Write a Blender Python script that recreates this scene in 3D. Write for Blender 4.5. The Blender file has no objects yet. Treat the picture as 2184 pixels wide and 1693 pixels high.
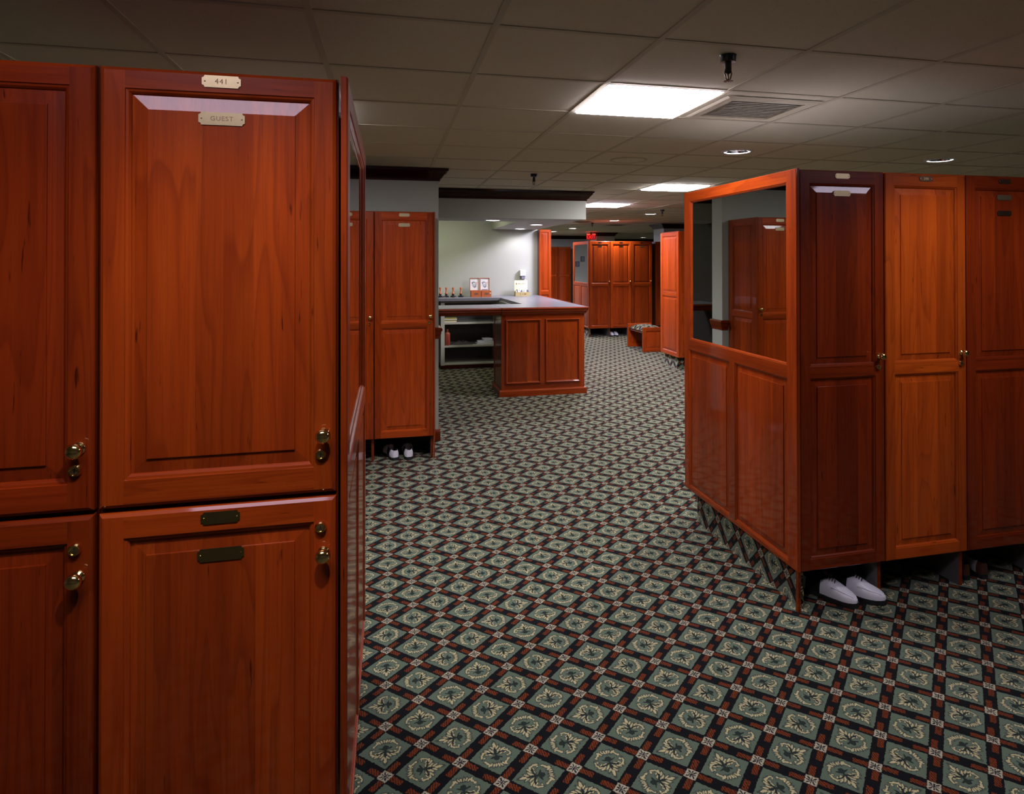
import bpy, bmesh, math, random
from mathutils import Matrix, Vector
from mathutils.geometry import tessellate_polygon
random.seed(7)
PI = math.pi
sc = bpy.context.scene
C = sc.collection

# ------------------------------------------------------------------ camera
cam = bpy.data.cameras.new('camera'); co = bpy.data.objects.new('camera', cam); C.objects.link(co)
F, CX, CY, YAW, PITCH, ROLL = 1437.585, 1185.504, 543.005, 0.242822, -0.0075368, -0.0012346
def cam_rot():
    B = Matrix(((1, 0, 0), (0, 0, -1), (0, 1, 0)))
    cy, sy = math.cos(YAW), math.sin(YAW); Ry = Matrix(((cy, 0, -sy), (0, 1, 0), (sy, 0, cy)))
    cp, sp = math.cos(PITCH), math.sin(PITCH); Rx = Matrix(((1, 0, 0), (0, cp, -sp), (0, sp, cp)))
    cr, sr = math.cos(ROLL), math.sin(ROLL); Rz = Matrix(((cr, -sr, 0), (sr, cr, 0), (0, 0, 1)))
    return Rz @ Rx @ Ry @ B
R = cam_rot()
M = Matrix((R[0], -R[1], -R[2])).transposed().to_4x4(); M.translation = (0, 0, 1.6)
co.matrix_world = M
cam.sensor_fit = 'HORIZONTAL'; cam.sensor_width = 36; cam.lens = F/2184*36
cam.shift_x = (1092-CX)/2184; cam.shift_y = (CY-846.5)/2184
cam.clip_start = .02; cam.clip_end = 200
sc.camera = co

# ------------------------------------------------------------------ world and exposure
w = bpy.data.worlds.new('world'); sc.world = w; w.use_nodes = True
w.node_tree.nodes['Background'].inputs[0].default_value = (.8, .8, 1, 1)
w.node_tree.nodes['Background'].inputs[1].default_value = 0.0
sc.view_settings.view_transform = 'Standard'; sc.view_settings.look = 'None'
sc.view_settings.gamma = 1; sc.view_settings.use_curve_mapping = False
sc.view_settings.exposure = 0.0
TROFFER_L = {'near': 33.0, 'mid': 80.0, 'far': 135.0, 'left': 12.0, 'right': 14.0, 'aisle': 36.0, 'nook': 14.0}     # radiance of the fluorescent panels
DOWN_W = [170, 80, 140, 220, 300, 300, 220, 62, 36]     # watts of the recessed downlights
COOL = (.95, .91, 1.0)
TINT = {'left': (.88, .78, 1.0), 'right': (.88, .78, 1.0), 'near': (.93, .86, 1.0), 'far': (.77, .74, 1.0), 'nook': (.95, 1.0, .74)}     # tube colours that differ

CZ = 2.408                  # ceiling height
GX0, GY0, GPX, GPY = .965, 2.92, .608, .624   # ceiling grid

# ------------------------------------------------------------------ node helper
class NT:
    def __init__(s, name):
        s.m = bpy.data.materials.new(name); s.m.use_nodes = True
        s.t = s.m.node_tree; s.n = s.t.nodes; s.l = s.t.links
        s.b = s.n['Principled BSDF']
    def put(s, sock, v):
        if v is None: return
        if isinstance(v, bpy.types.NodeSocket): s.l.new(v, sock)
        else:
            if hasattr(sock.default_value, '__len__') and not hasattr(v, '__len__'): v = [v]*len(sock.default_value)
            if hasattr(v, '__len__') and len(sock.default_value) == 4 and len(v) == 3: v = (*v, 1)
            sock.default_value = v
    def math(s, op, a, b=None, c=None, clamp=False):
        n = s.n.new('ShaderNodeMath'); n.operation = op; n.use_clamp = clamp
        for i, v in enumerate((a, b, c)): s.put(n.inputs[i], v)
        return n.outputs[0]
    def vec(s, op, a, b=None, out=0):
        n = s.n.new('ShaderNodeVectorMath'); n.operation = op
        s.put(n.inputs[0], a); s.put(n.inputs[1], b)
        return n.outputs[out]
    def mapping(s, v, loc=(0, 0, 0), rot=(0, 0, 0), scale=(1, 1, 1), kind='POINT'):
        n = s.n.new('ShaderNodeMapping'); n.vector_type = kind
        s.put(n.inputs[0], v); s.put(n.inputs['Location'], loc) if kind != 'NORMAL' else 0
        s.put(n.inputs['Rotation'], rot); s.put(n.inputs['Scale'], scale)
        return n.outputs[0]
    def coord(s, k):
        n = s.n.new('ShaderNodeTexCoord'); return n.outputs[k]
    def sep(s, v):
        n = s.n.new('ShaderNodeSeparateXYZ'); s.put(n.inputs[0], v); return n.outputs
    def comb(s, x=0, y=0, z=0):
        n = s.n.new('ShaderNodeCombineXYZ')
        for i, v in enumerate((x, y, z)): s.put(n.inputs[i], v)
        return n.outputs[0]
    def noise(s, v, scale, detail=4, rough=.55, dist=0):
        n = s.n.new('ShaderNodeTexNoise'); s.put(n.inputs['Vector'], v); s.put(n.inputs['Scale'], scale)
        s.put(n.inputs['Detail'], detail); s.put(n.inputs['Roughness'], rough); s.put(n.inputs['Distortion'], dist)
        return n.outputs[0]
    def ramp(s, f, stops, interp='LINEAR'):
        n = s.n.new('ShaderNodeValToRGB'); s.put(n.inputs[0], f); e = n.color_ramp.elements
        n.color_ramp.interpolation = interp
        while len(e) < len(stops): e.new(.5)
        for k, (p, c) in enumerate(stops): e[k].position = p; e[k].color = (*c, 1) if len(c) == 3 else c
        return n.outputs[0]
    def mix(s, f, a, b, mode='MIX'):
        n = s.n.new('ShaderNodeMix'); n.data_type = 'RGBA'; n.blend_type = mode
        s.put(n.inputs[0], f); s.put(n.inputs[6], a); s.put(n.inputs[7], b)
        return n.outputs[2]
    def rand(s):
        return s.n.new('ShaderNodeObjectInfo').outputs['Random']
    def bump(s, h, strength=.2, dist=.002):
        n = s.n.new('ShaderNodeBump'); s.put(n.inputs['Height'], h); s.put(n.inputs['Strength'], strength); s.put(n.inputs['Distance'], dist)
        s.l.new(n.outputs[0], s.b.inputs['Normal'])
    def set(s, **k):
        for a, v in k.items(): s.put(s.b.inputs[a.replace('_', ' ')], v)
        return s.m

def plain(name, col, rough=.5, metal=0, var=.06, scale=30, spec=.5, coat=0, bump=0):
    t = NT(name); o = t.coord('Object'); n = t.noise(o, scale, 3)
    c = t.mix(n, [max(0, x*(1-var)) for x in col], [min(1, x*(1+var)) for x in col])
    t.set(Base_Color=c, Roughness=rough, Metallic=metal, Coat_Weight=coat); t.put(t.b.inputs['Specular IOR Level'], spec)
    if bump: t.bump(n, bump, .002)
    return t.m

def emit(name, col, strength, base=(.8, .8, .8)):
    t = NT(name); t.set(Base_Color=base, Emission_Color=col, Emission_Strength=strength)
    return t.m

def wood(name, vertical=True, tone=1.0, hue=(1, 1, 1), plank=.115):
    """cherry: grain along z (vertical) or along x (horizontal), object space, shifted per object"""
    t = NT(name); o = t.coord('Object'); r = t.rand()
    x, y, z = t.sep(o)
    a = t.math('ADD', x, t.math('MULTIPLY', y, .63)); across, along = (a, z) if vertical else (z, a)
    off = t.math('MULTIPLY', r, 37.0)
    p = t.comb(t.math('ADD', across, off), t.math('ADD', y, off), t.math('ADD', along, t.math('MULTIPLY', r, 11.0)))
    # glued-up boards of slightly different tone
    wob = t.math('MULTIPLY', t.noise(t.comb(0, off, 0), 3.1, 0), .08)
    bi = t.math('FLOOR', t.math('DIVIDE', t.math('ADD', across, wob), plank))
    wn = t.n.new('ShaderNodeTexWhiteNoise'); wn.noise_dimensions = '2D'; t.put(wn.inputs['Vector'], t.comb(bi, off, 0))
    board = wn.outputs['Value']
    pb = t.vec('ADD', p, t.comb(t.math('MULTIPLY', board, 9.0), 0, t.math('MULTIPLY', board, 5.0)))
    # cathedral figure
    big = t.noise(t.mapping(pb, scale=(7, 7, .55)), 1.0, 2, .5, .35)
    rings = t.math('FRACT', t.math('MULTIPLY', big, 11.0))
    ringl = t.ramp(rings, [(0, (0, 0, 0)), (.62, (.06,)*3), (.93, (1,)*3), (1, (0, 0, 0))])
    fine = t.noise(t.mapping(pb, scale=(210, 210, 3.2)), 1.0, 5, .65, .2)
    mid = t.noise(t.mapping(pb, scale=(14, 14, .8)), 1.0, 4, .6, .4)
    fleck = t.noise(t.mapping(pb, scale=(95, 95, 9)), 1.0, 2, .5)
    dark = tuple(tone*h*v for h, v in zip(hue, (.150, .0160, .0018)))
    base = tuple(tone*h*v for h, v in zip(hue, (.280, .0365, .0030)))
    lite = tuple(tone*h*v for h, v in zip(hue, (.390, .0640, .0050)))
    c = t.ramp(mid, [(.10, dark), (.5, base), (.90, lite)])
    c = t.mix(t.math('MULTIPLY', ringl, .50), c, dark)
    c = t.mix(t.math('MULTIPLY', t.ramp(fine, [(.48, (0,)*3), (.70, (1,)*3)]), .50), c, dark)
    c = t.mix(t.ramp(fleck, [(.70, (0,)*3), (.76, (.8,)*3)]), c, tuple(v*.25 for v in dark))
    bc = t.math('ADD', .78, t.math('MULTIPLY', board, .44))
    oc = t.math('ADD', .86, t.math('MULTIPLY', r, .28))
    c = t.mix(1.0, c, t.comb(t.math('MULTIPLY', bc, oc), t.math('MULTIPLY', bc, oc), t.math('MULTIPLY', bc, oc)), 'MULTIPLY')
    t.set(Base_Color=c, Roughness=t.math('ADD', .30, t.math('MULTIPLY', fine, .12)), Coat_Weight=.50, Coat_Roughness=.06)
    t.put(t.b.inputs['Specular IOR Level'], .12)
    t.bump(fine, .05, .001)
    return t.m

CELL, ASP, ANG = .16235, 1.01472, -.7819155
OX, OY = -.0419195*CELL, 19.0442766*CELL
def carpet(name, source):
    t = NT(name)
    if source == 'world':
        o = t.coord('Object')
        uv = t.mapping(t.mapping(o, loc=(-OX, -OY, 0)), rot=(0, 0, -ANG), scale=(1, 1, 1))
        uv = t.vec('MULTIPLY', uv, (1/CELL, 1/(CELL*ASP), 0))
    else:
        uv = t.mapping(t.coord('UV'), rot=(0, 0, PI/4)); uv = t.vec('MULTIPLY', uv, (1/CELL, 1/CELL, 0))
    # a little raggedness of the tufts
    wn = t.n.new('ShaderNodeTexNoise'); t.put(wn.inputs['Vector'], uv); wn.inputs['Scale'].default_value = 26; wn.inputs['Detail'].default_value = 2
    jit = t.vec('MULTIPLY', t.vec('SUBTRACT', wn.outputs['Color'], (.5, .5, .5)), (.055, .055, 0))
    uvj = t.vec('ADD', uv, jit)
    u, v, _ = t.sep(uvj)
    iu, iv = t.math('FLOOR', u), t.math('FLOOR', v)
    cu = t.math('SUBTRACT', t.math('FRACT', u), .5); cv = t.math('SUBTRACT', t.math('FRACT', v), .5)
    au, av = t.math('ABSOLUTE', cu), t.math('ABSOLUTE', cv)
    # distance from lattice lines
    du, dv = t.math('SUBTRACT', .5, au), t.math('SUBTRACT', .5, av)   # 0 on a line
    HALF = .135
    band = t.math('MAXIMUM', t.math('LESS_THAN', du, HALF), t.math('LESS_THAN', dv, HALF))
    knot = t.math('MULTIPLY', t.math('LESS_THAN', du, .118), t.math('LESS_THAN', dv, .118))
    # knot figure: dark cross with four dark buds in a cream square
    ku, kv = du, dv
    bud = t.math('LESS_THAN', t.vec('LENGTH', t.mapping(t.comb(ku, kv, 0), loc=(.055, .055, 0), rot=(0, 0, PI/4), scale=(.045, .018, 1), kind='TEXTURE'), out=1), 1)
    bar = t.math('MULTIPLY', t.math('LESS_THAN', t.math('MINIMUM', ku, kv), .012), t.math('LESS_THAN', t.math('MAXIMUM', ku, kv), .088))
    edge = t.math('GREATER_THAN', t.math('MAXIMUM', ku, kv), .105)
    kdark = t.math('MAXIMUM', t.math('MAXIMUM', bud, bar), t.math('MULTIPLY', edge, .35))
    # woven rust dashes along each band
    def dashes(across, along, sgn):
        d1 = t.math('LESS_THAN', t.math('ABSOLUTE', t.math('SUBTRACT', along, .235)), .135)
        d2 = t.math('LESS_THAN', t.math('ABSOLUTE', t.math('ADD', along, .235)), .135)
        b1 = t.math('MULTIPLY', d1, t.math('LESS_THAN', t.math('ABSOLUTE', t.math('SUBTRACT', across, .028*sgn)), .060))
        b2 = t.math('MULTIPLY', d2, t.math('LESS_THAN', t.math('ABSOLUTE', t.math('ADD', across, .028*sgn)), .060))
        hatch = t.math('LESS_THAN', t.math('FRACT', t.math('MULTIPLY', t.math('ADD', along, t.math('MULTIPLY', across, 1.2)), 14.0)), .74)
        return t.math('MULTIPLY', t.math('MAXIMUM', b1, b2), hatch)
    su = t.math('SUBTRACT', t.math('FRACT', t.math('ADD', u, .5)), .5)   # signed distance from a line
    sv = t.math('SUBTRACT', t.math('FRACT', t.math('ADD', v, .5)), .5)
    rust = t.math('MAXIMUM', dashes(su, cv, 1), dashes(sv, cu, -1))
    # leaf motif, turned by cell parity
    pu = t.math('MODULO', t.math('ADD', iu, 400), 2); pv = t.math('MODULO', t.math('ADD', iv, 400), 2)
    ang = t.math('MULTIPLY', t.math('ADD', pu, t.math('MULTIPLY', pv, 2)), PI/2)
    vr = t.n.new('ShaderNodeVectorRotate'); vr.rotation_type = 'Z_AXIS'
    t.put(vr.inputs['Vector'], t.comb(cu, cv, 0)); t.put(vr.inputs['Angle'], t.math('ADD', ang, PI/4))
    px, py, _ = t.sep(vr.outputs[0])
    q = t.comb(t.math('ABSOLUTE', px), py, 0)
    def ell(x, y, ax, ay, deg):
        return t.vec('LENGTH', t.mapping(q, loc=(x, y, 0), rot=(0, 0, math.radians(deg)), scale=(ax, ay, 1), kind='TEXTURE'), out=1)
    leaf = None
    for e in [(0, .275, .030, .092, 0), (.052, .222, .017, .058, -32), (.078, .160, .017, .055, -50), (.128, .128, .018, .052, -28), (.165, .160, .018, .050, -62), (.212, .125, .018, .052, -84),
              (.255, .085, .020, .050, 42), (.278, .015, .019, .056, 4), (.105, .055, .012, .050, -70), (.055, .115, .012, .045, -40), (.232, -.022, .026, .018, -10), (.185, .062, .014, .034, -50),
              (.026, -.248, .018, .046, 14), (.075, -.250, .016, .046, 24), (.122, -.225, .018, .050, 34), (.176, -.188, .020, .062, -40), (.228, -.128, .024, .028, 0), (.168, -.240, .015, .034, 30)]:
        k = ell(*e); leaf = k if leaf is None else t.math('MINIMUM', leaf, k)
    vein = None
    for e in [(0, .06, .024, .18, 0), (.065, .075, .018, .090, -66), (.150, .092, .014, .060, -85), (.055, -.035, .020, .085, -112), (0, -.06, .062, .070, 0)]:
        k = ell(*e); vein = k if vein is None else t.math('MINIMUM', vein, k)
    cream = t.math('LESS_THAN', leaf, 1.0); outl = t.math('LESS_THAN', leaf, 1.75); dk = t.math('LESS_THAN', vein, 1.0)
    pile = t.noise(uv, 70, 3, .7)
    def sh(col, a=.45): return t.mix(pile, [c*(1-a) for c in col], [c*(1+a) for c in col])
    FIELD, NAVY, RUST, CREAM = (.066, .098, .062), (.0034, .0036, .0050), (.118, .024, .006), (.38, .335, .165)
    KNOT = (.33, .30, .20)
    col = sh(FIELD)
    col = t.mix(t.math('MULTIPLY', outl, .86), col, (.016, .026, .022))
    col = t.mix(cream, col, sh(CREAM, .3))
    col = t.mix(t.math('MULTIPLY', dk, .92), col, (.012, .018, .016))
    bandc = t.mix(rust, sh(NAVY, .8), sh(RUST, .6))
    col = t.mix(band, col, bandc)
    col = t.mix(knot, col, t.mix(kdark, sh(KNOT, .25), (.02, .02, .022)))
    t.set(Base_Color=col, Roughness=1.0, Sheen_Weight=t.math('MULTIPLY', t.math('MULTIPLY_ADD', band, -.32, .38), t.math('MULTIPLY_ADD', dk, -.85, 1.0)), Sheen_Roughness=.45, Sheen_Tint=(.9, .9, .78, 1)); t.put(t.b.inputs['Specular IOR Level'], .04)
    t.bump(pile, .5, .003)
    return t.m

MT = {}
MT['wv'] = wood('cherry_upright', True); MT['wh'] = wood('cherry_level', False)
MT['wv2'] = wood('cherry_light_upright', True, 1.5, (1, 1.18, 1)); MT['wh2'] = wood('cherry_light_level', False, 1.5, (1, 1.18, 1))
MT['wv3'] = wood('cherry_deep_upright', True, .72, (1, .85, .9)); MT['wh3'] = wood('cherry_deep_level', False, .72, (1, .85, .9))
MT['wdark'] = wood('cherry_dark', True, .42); MT['crown'] = wood('mahogany_trim', False, .10, (1, .75, .7))
MT['railwood'] = wood('cherry_rail', False, .7)
MT['carpet'] = carpet('patterned_carpet', 'world'); MT['carpetuv'] = carpet('patterned_carpet_cover', 'uv')
t = NT('acoustic_tile'); o = t.coord('Object'); n1 = t.noise(o, 260, 3, .7); n2 = t.noise(o, 3, 3)
fl = t.ramp(n1, [(.34, (.35,)*3), (.44, (1,)*3)])
c = t.mix(n2, (.68, .61, .46), (.74, .67, .52)); c = t.mix(1.0, c, fl, 'MULTIPLY'); c = t.mix(.5, c, (.71, .64, .49))
t.set(Base_Color=c, Roughness=.9); t.put(t.b.inputs['Specular IOR Level'], .15); t.bump(n1, .25, .002); MT['tile'] = t.m
MT['tbar'] = plain('painted_grid', (.58, .52, .39), .8, var=.03, spec=.1)
t = NT('vinyl_wallcovering'); o = t.coord('Object')
n1 = t.noise(t.mapping(o, scale=(400, 400, 30)), 1, 2); n2 = t.noise(t.mapping(o, scale=(30, 30, 400)), 1, 2); n = t.math('ADD', n1, n2)
c = t.mix(t.math('MULTIPLY', n, .5), (.345, .35, .29), (.45, .455, .38)); t.set(Base_Color=c, Roughness=.7); t.bump(n, .12, .001); MT['wall'] = t.m
MT['white'] = plain('painted_white', (.74, .74, .74), .5, var=.03)
MT['brass'] = plain('polished_brass', (.86, .62, .25), .13, 1, .05, 60)
MT['brassplate'] = plain('brushed_brass', (.33, .27, .15), .40, 1, .12, 90)
MT['brassold'] = plain('tarnished_brass', (.16, .10, .06), .35, 1, .15, 90)
MT['brassolive'] = plain('aged_brass', (.30, .23, .09), .33, 1, .12, 90)
MT['brasstext'] = plain('worn_brass_figures', (.75, .58, .3), .4, 1, .05)
MT['engrave'] = plain('engraved_figures', (.22, .13, .07), .6, .3, .05)
MT['steel'] = plain('dull_steel', (.55, .54, .5), .3, 1, .05)
MT['black'] = plain('black_rubber', (.012, .012, .012), .6, var=.2)
MT['blackgloss'] = plain('black_leather', (.012, .012, .014), .28, var=.2)
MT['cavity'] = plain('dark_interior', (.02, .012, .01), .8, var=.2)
MT['greyboard'] = plain('grey_melamine', (.16, .155, .15), .6, var=.05)
MT['shelf'] = plain('cream_laminate', (.46, .45, .36), .45, var=.03)
MT['top'] = plain('grey_laminate_top', (.165, .163, .18), .28, var=.25, scale=180)
t = NT('mirror_silver'); t.set(Base_Color=(.64, .68, .64), Metallic=1.0, Roughness=.015)
nn = t.noise(t.coord('Object'), 2, 1); t.put(t.b.inputs['Roughness'], t.math('MULTIPLY', nn, .02)); MT['mirror'] = t.m
MT['wleather'] = plain('white_leather', (.72, .70, .76), .38, var=.04)
MT['brleather'] = plain('brown_leather', (.085, .03, .015), .4, var=.15)
MT['greyleather'] = plain('grey_leather', (.45, .45, .44), .45, var=.05)
MT['lace'] = plain('dark_lace', (.03, .02, .015), .8)
MT['orangewood'] = plain('varnished_orange_wood', (.50, .13, .03), .35, var=.2, scale=25)
MT['cedar'] = plain('cedar_box_wood', (.42, .10, .022), .4, var=.3, scale=40)
MT['paper'] = plain('white_paper', (.78, .78, .74), .7, var=.02)
MT['ivory'] = plain('ivory_card', (.80, .76, .46), .7, var=.02)
MT['kraft'] = plain('kraft_card', (.42, .33, .13), .7, var=.05)
MT['greyink'] = plain('grey_print', (.22, .24, .26), .7); MT['lightink'] = plain('pale_print', (.50, .52, .54), .7)
MT['pinkink'] = plain('pink_print', (.70, .42, .38), .7); MT['blueink'] = plain('blue_print', (.12, .16, .36), .7)
MT['brownink'] = plain('brown_print', (.16, .06, .03), .7)
MT['bottle'] = plain('red_plastic', (.30, .05, .022), .35, var=.05)
MT['towel'] = plain('white_terry', (.72, .72, .78), .95, var=.08, scale=200, bump=.6)
MT['rag'] = plain('soiled_cloth', (.06, .05, .045), .95, var=.7, scale=30, bump=.4)
MT['yellowbox'] = plain('yellow_card_box', (.46, .40, .09), .6, var=.05)
MT['greyplastic'] = plain('grey_plastic', (.16, .16, .2), .4); MT['whiteplastic'] = plain('white_plastic', (.75, .75, .75), .35)
MT['ventdark'] = plain('vent_slats', (.62, .57, .44), .5, var=.05)
MT['ventback'] = plain('vent_shadow', (.46, .42, .32), .8)
for k_, v_ in TROFFER_L.items(): MT['lens_'+k_] = emit('fluorescent_lens_'+k_, TINT.get(k_, COOL), v_)
MT['lamp'] = emit('downlight_lamp', COOL, 14)
MT['reflector'] = plain('bright_reflector', (.85, .85, .88), .12, 1, .02)
MT['exitred'] = emit('exit_red_letters', (1, .02, .015), 1.6, (.25, .005, .005))
MT['exitface'] = emit('exit_red_glow', (1, .01, .01), .22, (.12, .004, .004))
MT['exitlamp'] = emit('exit_lamp', (1, .02, .01), 20)

# ------------------------------------------------------------------ mesh builder
class MB:
    def __init__(s): s.v = []; s.f = []; s.m = []; s.uv = {}
    def quad(s, pts, m=0, uv=None):
        b = len(s.v); s.v += [tuple(p) for p in pts]; s.f.append(tuple(range(b, b+len(pts)))); s.m.append(m)
        if uv: s.uv[len(s.f)-1] = uv
        return s
    def box(s, x0, y0, z0, x1, y1, z1, m=0, mats=None):
        P = [(x0, y0, z0), (x1, y0, z0), (x1, y1, z0), (x0, y1, z0), (x0, y0, z1), (x1, y0, z1), (x1, y1, z1), (x0, y1, z1)]
        for k, q in enumerate([(0, 3, 2, 1), (4, 5, 6, 7), (0, 1, 5, 4), (1, 2, 6, 5), (2, 3, 7, 6), (3, 0, 4, 7)]):
            s.quad([P[i] for i in q], mats[k] if mats else m)      # bottom, top, front, right, back, left
        return s
    def grid(s, rows, m=0, close=False, capa=False, capb=False, mf=None):
        """rows of equal length joined by quads; close wraps each row"""
        b = len(s.v); n = len(rows[0])
        for r in rows: s.v += [tuple(p) for p in r]
        for i in range(len(rows)-1):
            for j in range(n if close else n-1):
                k = (j+1) % n
                s.f.append((b+i*n+j, b+i*n+k, b+(i+1)*n+k, b+(i+1)*n+j)); s.m.append(mf(i, j) if mf else m)
        if capa: s.f.append(tuple(b+j for j in range(n))[::-1]); s.m.append(mf(0, 0) if mf else m)
        if capb: s.f.append(tuple(b+(len(rows)-1)*n+j for j in range(n))); s.m.append(mf(len(rows)-2, 0) if mf else m)
        return s
    def lathe(s, prof, c=(0, 0, 0), axis='z', n=20, m=0, caps=True):
        rows = []
        for (r, h) in prof:
            row = []
            for k in range(n):
                a = 2*PI*k/n; x, y = r*math.cos(a), r*math.sin(a)
                row.append((c[0]+x, c[1]+y, c[2]+h) if axis == 'z' else (c[0]+x, c[1]-h, c[2]+y) if axis == '-y' else (c[0]+h, c[1]+x, c[2]+y))
            rows.append(row)
        return s.grid(rows, m, True, caps, caps)
    def tube(s, path, r, n=8, m=0, flat=1.0):
        rows = []
        for i, p in enumerate(path):
            a = Vector(path[max(i-1, 0)]); b = Vector(path[min(i+1, len(path)-1)]); d = (b-a).normalized()
            up = Vector((0, 0, 1)) if abs(d.z) < .9 else Vector((1, 0, 0))
            e1 = d.cross(up).normalized(); e2 = e1.cross(d)
            rr = r[i] if hasattr(r, '__len__') else r
            rows.append([Vector(p)+e1*rr*math.cos(2*PI*k/n)+e2*rr*flat*math.sin(2*PI*k/n) for k in range(n)])
        return s.grid(rows, m, True, True, True)
    def sweep(s, path, prof, m=0, closed=False, up=(0, 0, 1), cap=True):
        """profile (out, up) swept along a level path; out is to the right of travel"""
        rows = []; P = [Vector((p[0], p[1], 0)) for p in path]; n = len(P)
        for i in range(n):
            a = P[i-1] if (i > 0 or closed) else None; b = P[(i+1) % n] if (i < n-1 or closed) else None
            d1 = (P[i]-a).normalized() if a is not None else (b-P[i]).normalized()
            d2 = (b-P[i]).normalized() if b is not None else d1
            n1 = Vector((d1.y, -d1.x, 0)); n2 = Vector((d2.y, -d2.x, 0)); mm = (n1+n2).normalized(); k = 1/max(.2, mm.dot(n1))
            rows.append([(P[i].x+mm.x*k*o, P[i].y+mm.y*k*o, (path[i][2] if len(path[i]) > 2 else 0)+h) for o, h in prof])
        if closed: rows.append(rows[0])
        return s.grid(rows, m, True, cap and not closed, cap and not closed)
    def prism(s, poly, y0, y1, m=0, axis='y'):
        """polygon (x,z) extruded in y, or (x,y) extruded in z"""
        if axis == 'y': A = [(x, y0, z) for x, z in poly]; B = [(x, y1, z) for x, z in poly]
        else: A = [(x, y, y0) for x, y in poly]; B = [(x, y, y1) for x, y in poly]
        b = len(s.v); n = len(poly); s.v += A+B
        s.f.append(tuple(range(b, b+n))); s.m.append(m); s.f.append(tuple(range(b+n, b+2*n))[::-1]); s.m.append(m)
        for i in range(n):
            j = (i+1) % n; s.f.append((b+j, b+i, b+n+i, b+n+j)); s.m.append(m)
        return s
    def build(s, name, mats, parent=None, loc=(0, 0, 0), rotz=0, smooth=False, bevel=0, seg=2, fix=True, subsurf=0):
        me = bpy.data.meshes.new(name); me.from_pydata(s.v, [], s.f)
        mats = mats if isinstance(mats, (list, tuple)) else [mats]
        for x in mats: me.materials.append(x)
        for p, k in zip(me.polygons, s.m): p.material_index = k; p.use_smooth = bool(smooth)
        if s.uv:
            ul = me.uv_layers.new(name='UVMap')
            for fi, uv in s.uv.items():
                for li, q in zip(me.polygons[fi].loop_indices, uv): ul.data[li].uv = q
        if fix:
            bm = bmesh.new(); bm.from_mesh(me)
            bmesh.ops.remove_doubles(bm, verts=bm.verts, dist=1e-5)
            bmesh.ops.recalc_face_normals(bm, faces=bm.faces); bm.to_mesh(me); bm.free()
        if smooth == 'angle':
            me.set_sharp_from_angle(angle=math.radians(38))
        o = bpy.data.objects.new(name, me); C.objects.link(o); o.parent = parent; o.location = loc; o.rotation_euler = (0, 0, rotz)
        if bevel:
            b = o.modifiers.new('edges', 'BEVEL'); b.width = bevel; b.segments = seg; b.limit_method = 'ANGLE'; b.angle_limit = math.radians(40)
        if subsurf:
            u = o.modifiers.new('sub', 'SUBSURF'); u.levels = subsurf; u.render_levels = subsurf
        return o

def thing(name, label, cat, loc=(0, 0, 0), rotz=0, group=None):
    o = bpy.data.objects.new(name, None); C.objects.link(o); o.location = loc; o.rotation_euler = (0, 0, rotz)
    o.empty_display_size = .1; o['label'] = label; o['category'] = cat
    if group: o['group'] = group
    return o
def tag(o, label, cat, group=None):
    o['label'] = label; o['category'] = cat
    if group: o['group'] = group
    return o
def struct(o): o['kind'] = 'structure'; return o
def dup(root, loc, rotz, label=None):
    r = root.copy(); C.objects.link(r); r.location = loc; r.rotation_euler = (0, 0, rotz)
    if label: r['label'] = label
    for ch in list(root.children):
        c = ch.copy(); C.objects.link(c); c.parent = r
        for g in ch.children:
            d = g.copy(); C.objects.link(d); d.parent = c
    return r

# ------------------------------------------------------------------ room shell
DOWN = [(2.528, 4.563), (4.352, 4.565), (4.489, 11.145), (4.513, 13.176), (4.598, 16.77), (4.57, 18.70), (8.9, 22.9), (-.06, .82), (2.62, 1.98)]
HR = .101
X0, X1, Y0, Y1 = -4.2, 12.5, -3.2, 25.0
fl = struct(MB().box(X0-.1, Y0-.1, -.05, X1+.1, Y1+.1, 0).build('floor', MT['carpet']))

# ceiling: one tiled plane with round holes for the downlights
mb = MB(); q_ = .12
cxs = sorted({X0, X1, *[x+d for x, y in DOWN for d in (-q_, q_)]}); cys = sorted({Y0, Y1, *[y+d for x, y in DOWN for d in (-q_, q_)]})
for i in range(len(cxs)-1):
    for j in range(len(cys)-1):
        a, b, c, d = cxs[i], cxs[i+1], cys[j], cys[j+1]; hit = None
        for x, y in DOWN:
            if a < x+q_-1e-6 and b > x-q_+1e-6 and c < y+q_-1e-6 and d > y-q_+1e-6: hit = (x, y)
        if not hit: mb.quad([(a, c, CZ), (b, c, CZ), (b, d, CZ), (a, d, CZ)])
for x, y in DOWN:
    r0, r1 = [], []
    for k in range(32):
        an = 2*PI*(k+.5)/32; cc, ss = math.cos(an), math.sin(an); m_ = max(abs(cc), abs(ss))
        r0.append((x+q_*cc/m_, y+q_*ss/m_, CZ)); r1.append((x+HR*cc, y+HR*ss, CZ))
    mb.grid([r0, r1], 0, True)
    for sx, sy in ((1, 1), (-1, 1), (-1, -1), (1, -1)):      # close the corners of the square
        k = [i for i in range(32) if (r0[i][0]-x)*sx > 0 and (r0[i][1]-y)*sy > 0]
        p0 = min(k, key=lambda i: abs(abs(r0[i][0]-x)-q_)+abs(abs(r0[i][1]-y)-q_)+ (0 if abs(abs(r0[i][0]-x)-q_) < 1e-6 else .001))
        al = [i for i in k if abs(abs(r0[i][0]-x)-q_) < 1e-6]; bl = [i for i in k if abs(abs(r0[i][1]-y)-q_) < 1e-6]
        pa = max(al, key=lambda i: abs(r0[i][1]-y)); pb = max(bl, key=lambda i: abs(r0[i][0]-x))
        mb.quad([r0[pa], (x+sx*q_, y+sy*q_, CZ), r0[pb]])
struct(mb.build('ceiling', MT['tile']))
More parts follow.
